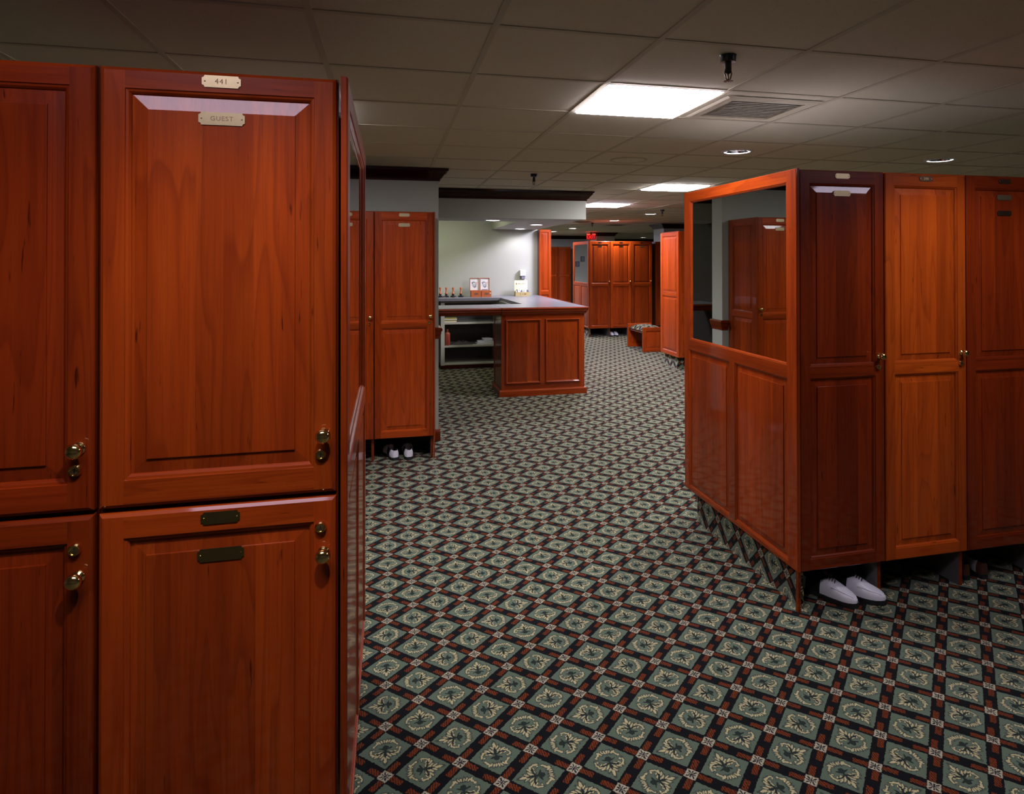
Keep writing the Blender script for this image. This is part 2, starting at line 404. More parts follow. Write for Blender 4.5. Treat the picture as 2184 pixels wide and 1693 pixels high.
struct(MB().box(X0-.1, Y0-.1, CZ+.45, X1+.1, Y1+.1, CZ+.5).build('ceiling_slab', MT['cavity']))
mb = MB(); hw = .0115
k = math.floor((X0-GX0)/GPX)+1
while GX0+k*GPX < X1:
    x = GX0+k*GPX; mb.box(x-hw, Y0, CZ-.004, x+hw, Y1, CZ-.0005); k += 1
k = math.floor((Y0-GY0)/GPY)+1
while GY0+k*GPY < Y1:
    y = GY0+k*GPY; mb.box(X0, y-hw, CZ-.0035, X1, y+hw, CZ-.0006); k += 1
struct(mb.build('trim_1', MT['tbar'], fix=False))

def wallbox(name, x0, y0, x1, y1, z0=0, z1=CZ, mat='wall'):
    return struct(MB().box(x0, y0, z0, x1, y1, z1).build(name, MT[mat]))
wallbox('wall_front', X0-.1, Y0-.1, X1+.1, Y0)
wallbox('wall_west', X0-.1, Y0, X0, Y1)
wallbox('wall_east', X1, Y0, X1+.1, Y1)
wallbox('wall_far', X0-.1, Y1, X1+.1, Y1+.1)
wallbox('wall_left', X0, 6.06, .428, 6.27)                       # the wall stub behind the left lockers
wallbox('wall_nook_shade', -.62, 6.27, -.5, 10.5, mat='cavity')                      # left end of the shoe-shine nook, coloured dark to stand for an unlit doorway
wallbox('wall_back', -.62, 10.5, 2.303, 10.62)                    # behind the counter
wallbox('wall_block', 5.20, 22.05, 7.3, Y1)                      # projecting block at the far end
wallbox('wall_column_near', 5.99, 14.10, 6.60, 14.70)
wallbox('wall_column_far', 5.95, 19.05, 6.52, 19.62)

wallbox('wall_gallery', .6, 18.0, 3.25, 18.1)                      # beige wall seen in the far mirror
CROWN = [(0, -.105), (.010, -.105), (.012, -.088), (.026, -.080), (.040, -.058), (.062, -.036), (.070, -.022), (.082, -.020), (.084, 0), (0, 0)]
def crown(name, path, closed=False):
    return struct(MB().sweep([(x, y, CZ-.0045) for x, y in path], CROWN, closed=closed).build(name, MT['crown'], smooth=False))
crown('trim_2', [(X0, 6.06), (.428, 6.06), (.428, 6.27)])
crown('trim_3', [(5.99, 14.10), (6.60, 14.10), (6.60, 14.70), (5.99, 14.70)], True)
crown('trim_4', [(5.95, 19.05), (6.52, 19.05), (6.52, 19.62), (5.95, 19.62)], True)
crown('trim_5', [(5.20, Y1), (5.20, 22.05), (7.3, 22.05), (7.3, Y1), (X1, Y1)])
BASE = [(0, 0), (.016, 0), (.016, .085), (.010, .097), (.004, .100), (0, .100)]
struct(MB().sweep([(X0, 6.06), (.428, 6.06), (.428, 6.27), (-.5, 6.27)], BASE).build('baseboard_left', MT['railwood']))
RAIL = [(0, .900), (.010, .905), (.012, .930), (.022, .945), (.024, .965), (.033, .975), (.033, .990), (.020, 1.000), (0, 1.002)]
struct(MB().sweep([(.37, 6.06), (.428, 6.06), (.428, 6.27)], RAIL).build('trim_6', MT['railwood']))

# soffit over the counter: front beam, right beam, open in the middle
SB, SX, SY = 2.078, 2.275, 7.69
mb = MB()
mb.box(-.5, SY, SB, SX, 8.30, CZ-.006)
mb.box(1.565, 8.30, SB, SX, 10.5, CZ-.006)
struct(mb.build('wall_soffit', MT['wall']))
crown('trim_7', [(-.5, SY), (SX, SY), (SX, 10.5)])

# ------------------------------------------------------------------ ceiling fixtures
def troffer(x0, y0, x1, y1, kind, label):
    o = thing('ceiling_light', label, 'ceiling light', ((x0+x1)/2, (y0+y1)/2, CZ), 0, 'square fluorescent ceiling panels')
    a, b = (x1-x0)/2-hw, (y1-y0)/2-hw
    fr = MB(); e = .012
    for q in ((-a, -b, a, -b+e), (-a, b-e, a, b), (-a, -b+e, -a+e, b-e), (a-e, -b+e, a, b-e)): fr.box(q[0], q[1], -.005, q[2], q[3], -.0008)
    fr.build('frame', MT['white'], o)
    z = -.014
    MB().grid([[(-a+e, -b+e, -.001), (a-e, -b+e, -.001), (a-e, b-e, -.001), (-a+e, b-e, -.001)], [(-a+e, -b+e, z), (a-e, -b+e, z), (a-e, b-e, z), (-a+e, b-e, z)]], 0, True, False, True).build('diffuser', MT['lens_'+kind], o)
    return o
def cell(i, j): return (GX0+i*GPX, GY0+j*GPY, GX0+(i+1)*GPX, GY0+(j+1)*GPY)
troffer(*cell(0, 0), 'near', 'square fluorescent ceiling panel nearest the camera, beside the air vent')
troffer(*cell(3, 6), 'mid', 'square fluorescent ceiling panel just above the mirrored end panel top')
troffer(*cell(3, 10), 'far', 'square fluorescent ceiling panel farthest back, right of the counter soffit')
troffer(*cell(3, 18), 'far', 'square fluorescent ceiling panel beyond the counter, hidden behind the soffit')
troffer(*cell(4, 26), 'far', 'unseen square ceiling panel added over the far hallway to light the farthest lockers')  # unseen panel, added to brighten the farthest lockers
troffer(*cell(-1, 10), 'nook', 'square fluorescent ceiling panel inside the soffit opening over the counter, hidden in the photo')
troffer(*cell(-3, 1), 'aisle', 'square fluorescent ceiling panel over the aisle behind the left foreground lockers, hidden in the photo')
troffer(*cell(-3, -4), 'left', 'square fluorescent ceiling panel above the left foreground lockers, outside the photo')
troffer(GX0+2.9*GPX, GY0-3*GPY, GX0+3.9*GPX, GY0-2*GPY, 'right', 'square fluorescent ceiling panel above the right foreground lockers, outside the photo')

def downlight(x, y, z, label, power=10, hole=True):
    o = thing('recessed_downlight', label, 'ceiling light', (x, y, z), 0, 'round recessed ceiling downlights')
    MB().lathe([(.083, .001), (.083, -.004), (.088, -.0065), (.100, -.005), (.103, -.0005), (.100, .0005)], n=32, caps=False).build('trim_ring', MT['whiteplastic'], o, smooth='angle')
    if hole:
        rows = []; n = 32
        for r, h in [(.0835, 0), (.0800, .018), (.0775, .020), (.0735, .042), (.071, .044), (.066, .068), (.063, .070), (.052, .095), (.030, .115), (.002, .118)]:
            rows.append([(r*math.cos(2*PI*k/n), r*math.sin(2*PI*k/n), h) for k in range(n)])
        MB().grid(rows, 0, True).build('reflector', MT['reflector'], o, smooth='angle')
        MB().lathe([(.001, .060), (.024, .064), (.036, .078), (.034, .095), (.018, .112)], n=20).build('lamp', MT['lamp'], o, smooth=True)
        lz = z+.052
    else:
        MB().lathe([(.001, -.005), (.06, -.0045), (.082, -.001), (.083, .0005)], n=28).build('lamp', MT['lamp'], o, smooth=True)
        lz = z-.012
    if hole: o.scale = (1.15, 1.15, 1)
    L = bpy.data.lights.new('downlight', 'SPOT'); L.energy = power; L.color = COOL; L.spot_size = math.radians(118 if hole else 165); L.spot_blend = .55; L.shadow_soft_size = .035
    lo = bpy.data.objects.new('downlight_beam', L); C.objects.link(lo); lo.parent = o; lo.location = (0, 0, lz-z)
    return o
DL = ['recessed downlight in the ceiling above the right foreground mirror panel', 'recessed downlight in the ceiling farthest right, above the right lockers',
      'recessed downlight in the ceiling beside a sprinkler, above the tall locker side', 'recessed downlight in the ceiling between the near column and the soffit',
      'small recessed downlight in the ceiling left of the red exit sign', 'recessed downlight in the ceiling just right of the wood pilaster top', 'small recessed downlight deep at the far right wall',
      'recessed downlight above the left foreground lockers, outside the photo', 'recessed downlight above the right foreground lockers, outside the photo']
for (x, y), l, p_ in zip(DOWN, DL, DOWN_W): downlight(x, y, CZ, l, p_)
downlight(1.212, 8.05, SB, 'downlight in the soffit front beam above the counter', 14, False)
downlight(1.946, 8.95, SB, 'downlight in the soffit right beam, nearer of two', 14, False)
downlight(1.960, 10.20, SB, 'downlight in the soffit right beam, close to the back wall', 10, False)

def sprinkler(x, y, label):
    o = thing('fire_sprinkler', label, 'sprinkler', (x, y, CZ), 0, 'pendent ceiling sprinklers')
    MB().lathe([(.013, -.030), (.030, -.028), (.032, -.004), (.034, 0), (.02, 0)], n=20).build('escutcheon', MT['blackgloss'], o, smooth='angle')
    MB().lathe([(.002, -.076), (.010, -.070), (.013, -.060), (.013, -.026), (.010, -.024)], n=12).build('valve_body', MT['black'], o, smooth='angle')
    f = MB()
    for s in (-1, 1): f.tube([(s*.011, 0, -.056), (s*.0145, 0, -.072), (s*.010, 0, -.092), (s*.002, 0, -.100)], .0026, 6)
    f.tube([(0, 0, -.068), (0, 0, -.098)], .003, 6); f.build('yoke', MT['brassold'], o, smooth=True)
    d = MB(); d.lathe([(.003, -.098), (.006, -.103), (.006, -.104), (.003, -.105)], n=10)
    for k in range(12):
        a = 2*PI*k/12; r0, r1 = .005, .019
        d.prism([(r0*math.cos(a-.2), r0*math.sin(a-.2)), (r1*math.cos(a-.17), r1*math.sin(a-.17)), (r1*math.cos(a+.17), r1*math.sin(a+.17)), (r0*math.cos(a+.2), r0*math.sin(a+.2))], -.1032, -.1018, axis='z')
    d.build('deflector', MT['brassold'], o)
sprinkler(1.303, 2.42, 'black pendent sprinkler hanging nearest, above the bright ceiling panel')
sprinkler(1.327, 6.208, 'small pendent sprinkler hanging above the soffit crown moulding')
sprinkler(4.291, 10.16, 'small pendent sprinkler beside a downlight, above the tall locker side')
sprinkler(4.291, 14.03, 'tiny pendent sprinkler above the red exit sign')

def vent(x0, y0, x1, y1, label, e=.062):
    o = thing('air_vent', label, 'vent', ((x0+x1)/2, (y0+y1)/2, CZ), 0, 'louvred ceiling air vents'); a, b = (x1-x0)/2, (y1-y0)/2
    fr = MB(); z0, z1 = -.010, -.0045
    out = [(-a, -b), (a, -b), (a, b), (-a, b)]; mid = [(-a+.02, -b+.02), (a-.02, -b+.02), (a-.02, b-.02), (-a+.02, b-.02)]
    inn = [(-a+e, -b+e), (a-e, -b+e), (a-e, b-e), (-a+e, b-e)]
    fr.grid([[(*p, -.004) for p in out], [(*p, z0) for p in mid], [(*p, z0) for p in inn], [(*p, -.003) for p in inn]], 0, True); fr.build('frame', MT['tbar'], o)
    MB().box(-a+e, -b+e, -.0045, a-e, b-e, -.0040).build('backing', MT['ventback'], o)
    s = MB(); n = 11; st = (2*b-2*e)/n
    for k in range(n):
        y = -b+e+st*k; s.quad([(-a+e, y+.002, -.009), (a-e, y+.002, -.009), (a-e, y+st*.72, -.0046), (-a+e, y+st*.72, -.0046)])
    s.build('louvres', MT['ventdark'], o, fix=False)
vent(1.615, 3.00, 2.15, 3.50, 'louvred air vent in the ceiling right beside the nearest light panel')
vent(4.85, 14.6, 5.35, 15.1, 'dark air vent in the ceiling left of the near column')
vent(3.70, 13.45, 4.2, 13.95, 'dark air vent in the ceiling by the soffit right corner')
o = thing('ceiling_speaker', 'round perforated speaker grille in the ceiling behind the air vent', 'speaker', (1.885, 5.15, CZ))
MB().lathe([(.150, .0), (.150, -.004), (.140, -.008), (.128, -.007), (.126, -.003)], n=36, caps=False).build('rim', MT['tbar'], o, smooth='angle')
MB().lathe([(.001, -.0075), (.09, -.007), (.127, -.005)], n=36).build('grille', MT['ventdark'], o, smooth='angle')

# exit sign hung from the ceiling by the far column
o = thing('exit_sign', 'red lit exit sign hanging below the ceiling by the far column', 'exit sign', (5.72, 18.8, CZ), math.radians(-38))
MB().box(-.135, -.022, -.235, .135, .022, -.07).build('housing', MT['exitface'], o, bevel=.006)
MB().box(-.03, -.012, -.07, .03, .012, -.004).build('mount', MT['black'], o)
for x_ in (-.13, .04): MB().box(x_, -.015, -.0695, x_+.09, .015, -.061).build('lamp_slot', MT['exitlamp'], o)
def text(body, size, mat, parent, loc, name='lettering', depth=.0004, space=1.0, rot=(PI/2, 0, 0)):
    cu = bpy.data.curves.new('txt', 'FONT'); cu.body = body; cu.size = size; cu.align_x = 'CENTER'; cu.align_y = 'CENTER'; cu.extrude = depth; cu.space_character = space
    to = bpy.data.objects.new('txt', cu); C.objects.link(to); bpy.context.view_layer.update()
    me = bpy.data.meshes.new_from_object(to.evaluated_get(bpy.context.evaluated_depsgraph_get()))
    bpy.data.objects.remove(to); bpy.data.curves.remove(cu)
    me.materials.clear(); me.materials.append(mat); me.name = name
    ob = bpy.data.objects.new(name, me); C.objects.link(ob); ob.parent = parent; ob.location = loc; ob.rotation_euler = rot
    return ob
text('EXIT', .135, MT['exitred'], o, (0, -.0235, -.152), 'lettering', .001)

# ------------------------------------------------------------------ joinery
STICK = [(0, 0), (.0012, .0030), (.006, .0042), (.010, .0085), (.0112, .0118), (.0125, .0118), (.041, .0078), (.0415, .0045), (.043, .0042)]
PICTURE = [(0, 0), (0, -.006), (.004, -.010), (.012, -.011), (.018, -.006), (.022, -.004), (.026, .006), (.030, .006)]
HOLE = [(0, 0), (.0012, .003), (.006, .0042), (.010, .009), (.0115, .0122)]
def loops(mb, x0, z0, x1, z1, prof, fill=True, field_m=0, scale=1):
    rows = []
    for ins, d in prof:
        i = ins*scale
        rows.append([(x0+i, d, z0+i), (x1-i, d, z0+i), (x1-i, d, z1-i), (x0+i, d, z1-i)])
    # frame-side moulding keeps the grain of its rail or stile; the panel runs upright
    nst = 4
    mb.grid(rows, 0, True, False, False, mf=lambda i, j: (1 if j in (0, 2) else 0) if i < nst else field_m)
    if fill: mb.quad(rows[-1], field_m)
def frame_panel(w_, h_, ops, th=.022, ch=.006, x0=0., z0=0.):
    """flat framed panel, front at y=0 facing -y; ops = (x0,z0,x1,z1,profile,fill)"""
    mb = MB(); c = ch
    fx0, fx1, fz0, fz1 = x0+c, x0+w_-c, z0+c, z0+h_-c
    xs = sorted({fx0, fx1, *[a for o in ops for a in (o[0], o[2])]}); zs = sorted({fz0, fz1, *[a for o in ops for a in (o[1], o[3])]})
    lo = min(o[0] for o in ops); hi = max(o[2] for o in ops)
    for i in range(len(xs)-1):
        for j in range(len(zs)-1):
            a, b, d, e = xs[i], xs[i+1], zs[j], zs[j+1]; cx, cz = (a+b)/2, (d+e)/2
            if any(o[0] < cx < o[2] and o[1] < cz < o[3] for o in ops): continue
            stile = cx < lo or cx > hi or any(o[1] < cz < o[3] for o in ops)
            mb.quad([(a, 0, d), (b, 0, d), (b, 0, e), (a, 0, e)], 0 if stile else 1)
    for o in ops: loops(mb, *o[:4], o[4], o[5])
    th = max(th, .0125)
    ring = [[(fx0, 0, fz0), (fx1, 0, fz0), (fx1, 0, fz1), (fx0, 0, fz1)], [(x0+.0015, c*.55, z0+.0015), (x0+w_-.0015, c*.55, z0+.0015), (x0+w_-.0015, c*.55, z0+h_-.0015), (x0+.0015, c*.55, z0+h_-.0015)],
            [(x0, c, z0), (x0+w_, c, z0), (x0+w_, c, z0+h_), (x0, c, z0+h_)], [(x0, th, z0), (x0+w_, th, z0), (x0+w_, th, z0+h_), (x0, th, z0+h_)]]
    mb.grid(ring, 0, True, False, True, mf=lambda i, j: 1 if j in (0, 2) else 0)
    return mb
WD = None
def wmats(k=''): return [MT['wv'+k], MT['wh'+k]]
KNOB = [(.0015, .036), (.009, .0355), (.0145, .031), (.0165, .025), (.0145, .019), (.008, .0145), (.0062, .011), (.0075, .006), (.0125, .004), (.0135, .001), (.0135, 0)]
def hardware(door, x, zk, zl):
    k = MB().lathe(KNOB, (0, 0, 0), '-y', 24).build('knob', MT['brass'], door, (x, 0, zk), smooth=True)
    l = MB(); l.lathe([(.0035, .006), (.0075, .0062), (.0085, .009), (.0105, .009), (.0125, .005), (.0130, 0)], (0, 0, 0), '-y', 24)
    l.box(-.0011, -.0068, -.0045, .0011, -.0059, .0045, 1)
    l.build('lock', [MT['brass'], MT['black']], door, (x-.006, 0, zl), smooth='angle')
def plate(parent, x, z, w_, h_, mat, y=-.0015, txt=None, tsize=.014, screw='brassold', tmat='engrave', tilt=0):
    a, b, n = w_/2, h_/2, .0055; pts = []
    for sx, sz in ((-1, -1), (1, -1), (1, 1), (-1, 1)):
        arc = [(sx*(a-n*math.sin(q)), sz*(b-n*math.cos(q))) for q in (PI/2, PI/4, 0)]     # scooped corner
        arc = [(sx*(a-n*(1-math.cos(q))) if False else sx*(a - n*math.sin(q)), sz*(b - n*math.cos(q))) for q in (0, PI/4, PI/2)]
        if sx*sz < 0: arc = arc[::-1]
        pts += arc
    m = MB(); m.prism([(p[0], p[1]) for p in pts], -.0014, .0006, 0)
    for s in (-1, 1): m.lathe([(.0002, .0028), (.0013, .0026), (.0018, .0014)], (s*(a-.006), 0, 0), '-y', 8, 1)
    o = m.build('name_plate', [mat, MT[screw]], parent, (x, y, z), tilt)
    if txt: text(txt, tsize, MT[tmat], o, (0, -.0015, 0), 'lettering', .0002, 1.15)
    return o

LH, LB = 2.014, .180
def tall_locker(label, loc, rotz=0, w_=.466, depth=.6, plates=((1.986, .077, .024, 'brassplate', None), (1.906, .090, .026, 'brassplate', None)), legs=(True,), H=LH, group='tall two-panel cherry lockers', hard=True, tone='', top='wdark'):
    o = thing('locker', label, 'locker', loc, rotz, group)
    MB().box(0, .0225, LB, w_, depth, H, mats=[0, 1, 0, 0, 0, 0]).build('carcass', [MT['wdark'], MT[top]], o)
    mb = MB()
    mb.box(w_-.020, .035, 0, w_-.001, depth-.02, LB-.001, mats=[1, 1, 0, 1, 1, 1])
    mb.box(.05, depth-.06, 0, w_-.021, depth-.04, LB-.001, 1); mb.build('kick_divider', [MT['railwood'], MT['greyboard']], o)
    g = .002; dx0, dz0 = g, LB; dw, dh = w_-2*g, H-LB-.003
    op = [(dx0+.050, .233, dx0+dw-.050, 1.056, STICK, True), (dx0+.050, 1.108, dx0+dw-.050, H-.064, STICK, True)]
    d = frame_panel(dw, dh, op, .022, .005, dx0, dz0).build('door', wmats(tone), o)
    if hard: hardware(d, w_-.030, 1.146, 1.095)
    for z, pw, ph, mat, tx in plates:
        onrail = z > H-.06
        plate(o, w_*.5, z-LH+H, pw, ph, MT[mat], -.0012 if onrail else .0030, tx, .017, 'brassold' if mat == 'brassplate' else 'brass', 'engrave' if mat == 'brassplate' else 'brasstext')
    return o

def two_tier(label, loc, w_=.480, depth=1.2, p=True, tone=''):
    o = thing('two_tier_locker', label, 'locker', loc, 0, 'two-tier cherry lockers'); H = LH
    MB().box(0, .0245, LB, w_, depth, H, mats=[0, 1, 0, 0, 0, 0]).build('carcass', [MT['wdark'], MT['wdark']], o)
    MB().box(w_-.02, .035, 0, w_-.001, depth-.02, LB-.001, mats=[1, 1, 0, 1, 1, 1]).build('kick_divider', [MT['railwood'], MT['greyboard']], o)
    g = .0035; zs = 1.078
    du = frame_panel(w_-2*g, H-.004-zs, [(g+.047, zs+.058, w_-g-.047, H-.049, STICK, True)], .024, .008, g, zs).build('upper_door', wmats(tone), o)
    dl = frame_panel(w_-2*g, zs-.010-LB, [(g+.047, .245, w_-g-.047, zs-.010-.053, STICK, True)], .024, .008, g, LB).build('lower_door', wmats(tone), o)
    hardware(du, w_-.030, 1.210, 1.165); hardware(dl, w_-.030, .945, 1.002)
    if p:
        plate(o, w_*.5-.002, 1.988, .078, .026, MT['brassplate'], -.001, '441', .016)
        plate(o, w_*.5-.002, 1.908, .093, .028, MT['brassplate'], .0032, 'GUEST', .014)
        plate(o, w_*.5-.002, 1.043, .078, .026, MT['brassolive'], -.001, None, screw='brass')
        plate(o, w_*.5-.002, .962, .093, .028, MT['brassolive'], .0032, None, screw='brass')
    return o

def carpet_base(path, h, parent, name='carpet_base'):
    """carpeted plinth along an open path (local x,y), uv follows the run"""
    m = MB(); s = 0
    for a, b in zip(path[:-1], path[1:]):
        l = math.hypot(b[0]-a[0], b[1]-a[1])
        m.quad([(a[0], a[1], 0), (b[0], b[1], 0), (b[0], b[1], h), (a[0], a[1], h)], 0, [(s, 0), (s+l, 0), (s+l, h), (s, h)]); s += l
    return m.build(name, MT['carpetuv'], parent, fix=False)
def arc(cx, cy, r, a0, a1, n=8): return [(cx+r*math.cos(math.radians(a0+(a1-a0)*k/n)), cy+r*math.sin(math.radians(a0+(a1-a0)*k/n))) for k in range(n+1)]

def mirror_end(label, loc, rotz, W, near_right=True, H=LH):
    """end panel, local x along its width, front -y; mirror above two raised panels"""
    o = thing('locker_end_panel', label, 'panel', loc, rotz, 'mirrored ends of the locker rows')
    s = .082; mid = W/2
    ops = [(s, 1.108, W-s, H-.056, HOLE, False), (s*.75, .204, mid-.031, 1.048, STICK, True), (mid+.031, .204, W-s*.95, 1.048, STICK, True)]
    frame_panel(W, H-LB+.002, ops, .0155, .004, 0, LB).build('frame', wmats(), o)
    MB().box(s+.006, .0112, 1.108+.006, W-s-.006, .0150, H-.056-.006).build('mirror_glass', MT['mirror'], o)
    nx = W if near_right else 0
    leg = MB().box(min(nx, nx-.02 if near_right else nx+.0), .0025, 0, max(nx, nx+.02 if not near_right else nx), .0155, LB+.001)
    leg.build('leg', MT['railwood'], o)
    r = .10
    if near_right: pth = [(W-.03, .05), (W-.045, .03)] + [(.05+r, .03)] + arc(.04+r, .03+r, r, 270, 180) + [(.04, .2)]
    else: pth = [(.04, .2)] + arc(.04+r, .03+r, r, 180, 270)[::1] + [(W-.04-r, .03)] + arc(W-.04-r, .03+r, r, 270, 360) + [(W-.04, .2)]
    carpet_base(pth, LB, o)
    return o

# ---- left foreground row (faces the camera)
LY = 1.598
two_tier('two-tier cherry locker in left foreground with brass plates 441 and GUEST', (-.592, LY, 0))
two_tier('two-tier cherry locker cut off by the left edge of the photo', (-1.074, LY, 0), p=False, tone='3')
mirror_end('mirrored cherry end panel seen edge-on beside the left foreground lockers', (-.090, LY-.004, 0), PI/2, 1.205, False)

# ---- right foreground row
RX, RY = 1.798, 2.712
mirror_end('orange cherry end panel with large mirror above two panels, right foreground', (RX, RY+1.20, 0), -PI/2, 1.202, True)
tall_locker('dark cherry locker with two bright brass plates, beside the large foreground mirror panel', (RX+.0165, RY, 0), w_=.4530, depth=1.2, tone='3', top='white')
tall_locker('lighter orange cherry locker with dark number plate 390, right foreground', (2.270, RY, 0), depth=1.2, tone='2', top='white', plates=((1.986, .075, .024, 'brassold', '390'),))
tall_locker('cherry locker cut by the right edge of the photo, brass plate above a dark plate', (2.737, RY, 0), depth=1.2, tone='3', top='white',
            plates=((1.986, .074, .024, 'brassold', None), (1.906, .090, .026, 'brassplate', None), (1.828, .086, .026, 'brassold', None)))

# ---- lockers against the wall stub, left of the middle
BY = 5.53; BH = 1.988
tall_locker('cherry locker against the grey wall stub with white shoes underneath', (-.112, BY, 0), w_=.464, depth=.515, H=BH, plates=((1.986, .084, .026, 'brassplate', None), (1.906, .090, .028, 'brassplate', None)))
tall_locker('cherry locker against the wall stub, half hidden behind the left mirror panel', (-.578, BY, 0), w_=.464, depth=.515, H=BH)
o = thing('locker_end_panel', 'two-panel cherry locker side at the wall stub, reflected in the foreground mirror', 'panel', (.364, BY+.001, 0), PI/2)
def side_ops(W, H): return [(.07, .235, W-.07, 1.056, STICK, True), (.07, 1.108, W-.07, H-.064, STICK, True)]
frame_panel(.514, BH-LB, side_ops(.514, BH), .0115, .003, 0, LB).build('frame', wmats(), o)
MB().box(0.002, .001, 0, .03, .011, LB).build('leg', MT['railwood'], o)

# ---- far row with mirror end
FY_ = 13.31; FX_ = 3.99
mirror_end('far mirrored cherry end panel seen past the counter corner', (FX_, FY_+1.215, 0), -PI/2, 1.215, True, 1.985)
far3 = ['far cherry locker beside the far mirrored end panel', 'far cherry locker in the middle of its row, small white shoes beneath', 'far cherry locker at the dark right end of its row, above the bench']
for k in range(3): tall_locker(far3[k], (FX_+.0165+.462*k, FY_, 0), w_=.4595, depth=1.2, H=1.985, plates=((1.986, .074, .024, 'brassold', None), (1.906, .085, .026, 'brassplate' if k == 2 else 'brassold', None)))
tall_locker('shadowed cherry locker deep beyond the bench, left of the tall locker side', (5.55, 13.52, 0), depth=.55, H=1.985)
tall_locker('shadowed cherry locker standing in front of the near column, behind the tall locker side', (6.02, 13.52, 0), depth=.55, H=1.985)
# ---- farthest lockers
tall_locker('farthest cherry locker, just right of the wood pilaster', (4.865, 21.3, 0), w_=.46, depth=.6, H=2.02)
tall_locker('farthest cherry locker, left of the far mirrored end panel', (5.327, 21.3, 0), w_=.46, depth=.6, H=2.02)
# ---- tall locker row at right middle distance
TX, TY = 4.06, 9.03
o = thing('locker_end_panel', 'orange two-panel cherry locker side on a carpeted base, right of the bench', 'panel', (TX, TY+.665, 0), -PI/2)
frame_panel(.665, LH-LB-.01, side_ops(.665, LH), .0155, .004, 0, LB).build('frame', wmats(), o)
carpet_base([(.60, .2)]+arc(.60-.06, .03+.06, .06, 0, -90)+arc(.04+.08, .03+.08, .08, 270, 180)+[(.04, .2)], LB, o)
tall_locker('shadowed cherry locker facing the camera beside the orange two-panel locker side', (TX+.0165, TY+.004, 0), depth=.65)

for x_, z_, l_ in ((2.78, 1.62, 'small dark framed picture, higher of two on the wall seen in the far mirror'), (2.93, 1.48, 'small dark framed picture, lower of two on the wall seen in the far mirror')):
    o = thing('picture_frame', l_, 'picture', (x_, 18.0, z_), 0, 'framed pictures in the far mirror')
    MB().box(-.055, -.02, -.07, .055, -.001, .07).build('frame', MT['black'], o); MB().box(-.042, -.0215, -.056, .042, -.0201, .056).build('print', MT['greyplastic'], o)
# ---- shoe-shine counter
CYF = 7.80
o = thing('counter_cabinet', 'cherry counter cabinet with two framed panels facing the camera', 'cabinet', (1.273, CYF, 0))
W = 1.011
fp = frame_panel(W, .955, [(.052, .142, .476, .900, PICTURE, True), (.530, .142, W-.055, .900, PICTURE, True)], .022, .002)
fp.build('front_panel', wmats(), o)
MB().box(.001, .0225, 0, .32, .55, .953).box(.32, .0225, 0, W-.001, 2.0, .953).build('carcass', MT['railwood'], o)
MB().box(-.004, .5, .02, .0008, .56, .953).build('side_stile', MT['wv'], o)
MB().sweep([(0, .55), (0, 0), (W, 0), (W, 2.0)][::1], [(0, 0), (.024, 0), (.024, .062), (.018, .072), (.006, .076), (0, .076)]).build('plinth', MT['railwood'], o)
# worktop: right run and back run, one U-shaped slab with wood nosing
WT = 1.040
NOSE = [(0, -.002), (.030, -.002), (.040, -.008), (.042, -.020), (.034, -.027), (.030, -.032), (.032, -.045), (.024, -.052), (.016, -.062), (.008, -.078), (0, -.084)]
o = thing('counter_worktop', 'grey laminate worktop with cherry edge running along the right and back of the counter', 'countertop', (0, 0, WT))
poly = [(1.274, CYF-.012), (2.290, CYF-.012), (2.290, 10.497), (-.49, 10.497), (-.49, 9.86), (1.600, 9.86), (1.640, 8.42), (1.274, 8.42)]
MB().prism(poly, -.038, 0, axis='z').build('slab', MT['top'], o)
MB().sweep([(1.2745, CYF-.012), (2.290, CYF-.012), (2.290, 10.375)], [(-.0+a, b) for a, b in NOSE]).build('nosing', MT['wh'], o)
MB().box(1.30, 8.36, -.084, 1.62, 8.40, -.039).box(1.57, 8.5, -.075, 1.61, 9.80, -.039).build('apron', MT['greyboard'], o)
o = thing('counter_flap', 'lift-up counter flap with cherry edge bridging the wall stub and the counter', 'countertop', (0, 0, WT))
MB().box(-.49, CYF-.012, -.038, 1.268, 8.40, 0).build('slab', MT['top'], o)
MB().sweep([(-.49, CYF-.012), (1.268, CYF-.012)], NOSE).build('nosing', MT['wh'], o)
# shelf unit under the back run
o = thing('shelf_unit', 'cream open shelf unit under the back worktop of the counter', 'shelf', (0, 0, 0))
SF = 9.93
for z in (.066, .322, .658): MB().box(.79, SF, z, 1.56, 10.46, z+.024).build('shelf', MT['shelf'], o)
MB().box(.735, SF-.004, .06, .789, 10.46, 1.000).build('upright', MT['shelf'], o)
MB().box(1.561, SF-.004, .06, 1.60, 10.46, 1.000).build('upright', MT['shelf'], o)
MB().box(.79, 10.462, .06, 1.56, 10.49, 1.000).build('back_board', MT['greyboard'], o)
MB().box(.74, SF+.10, 0, 1.60, 10.46, .0595).build('toe_kick', MT['railwood'], o)
MB().box(.79, SF+.001, .97, 1.56, SF+.02, 1.0).build('top_rail', MT['shelf'], o)
# pilaster at the end of the back wall
o = thing('wood_pilaster', 'cherry panelled pilaster at the end of the bright back wall', 'pilaster', (2.305, 10.38, 0))
frame_panel(.190, 2.076, [(.022, 1.108, .150, 2.04, STICK, True), (.022, .16, .150, 1.05, STICK, True)], .022, .003).build('face', wmats(), o)
MB().box(.001, .0225, 0, .189, .245, 2.076).build('core', MT['railwood'], o)

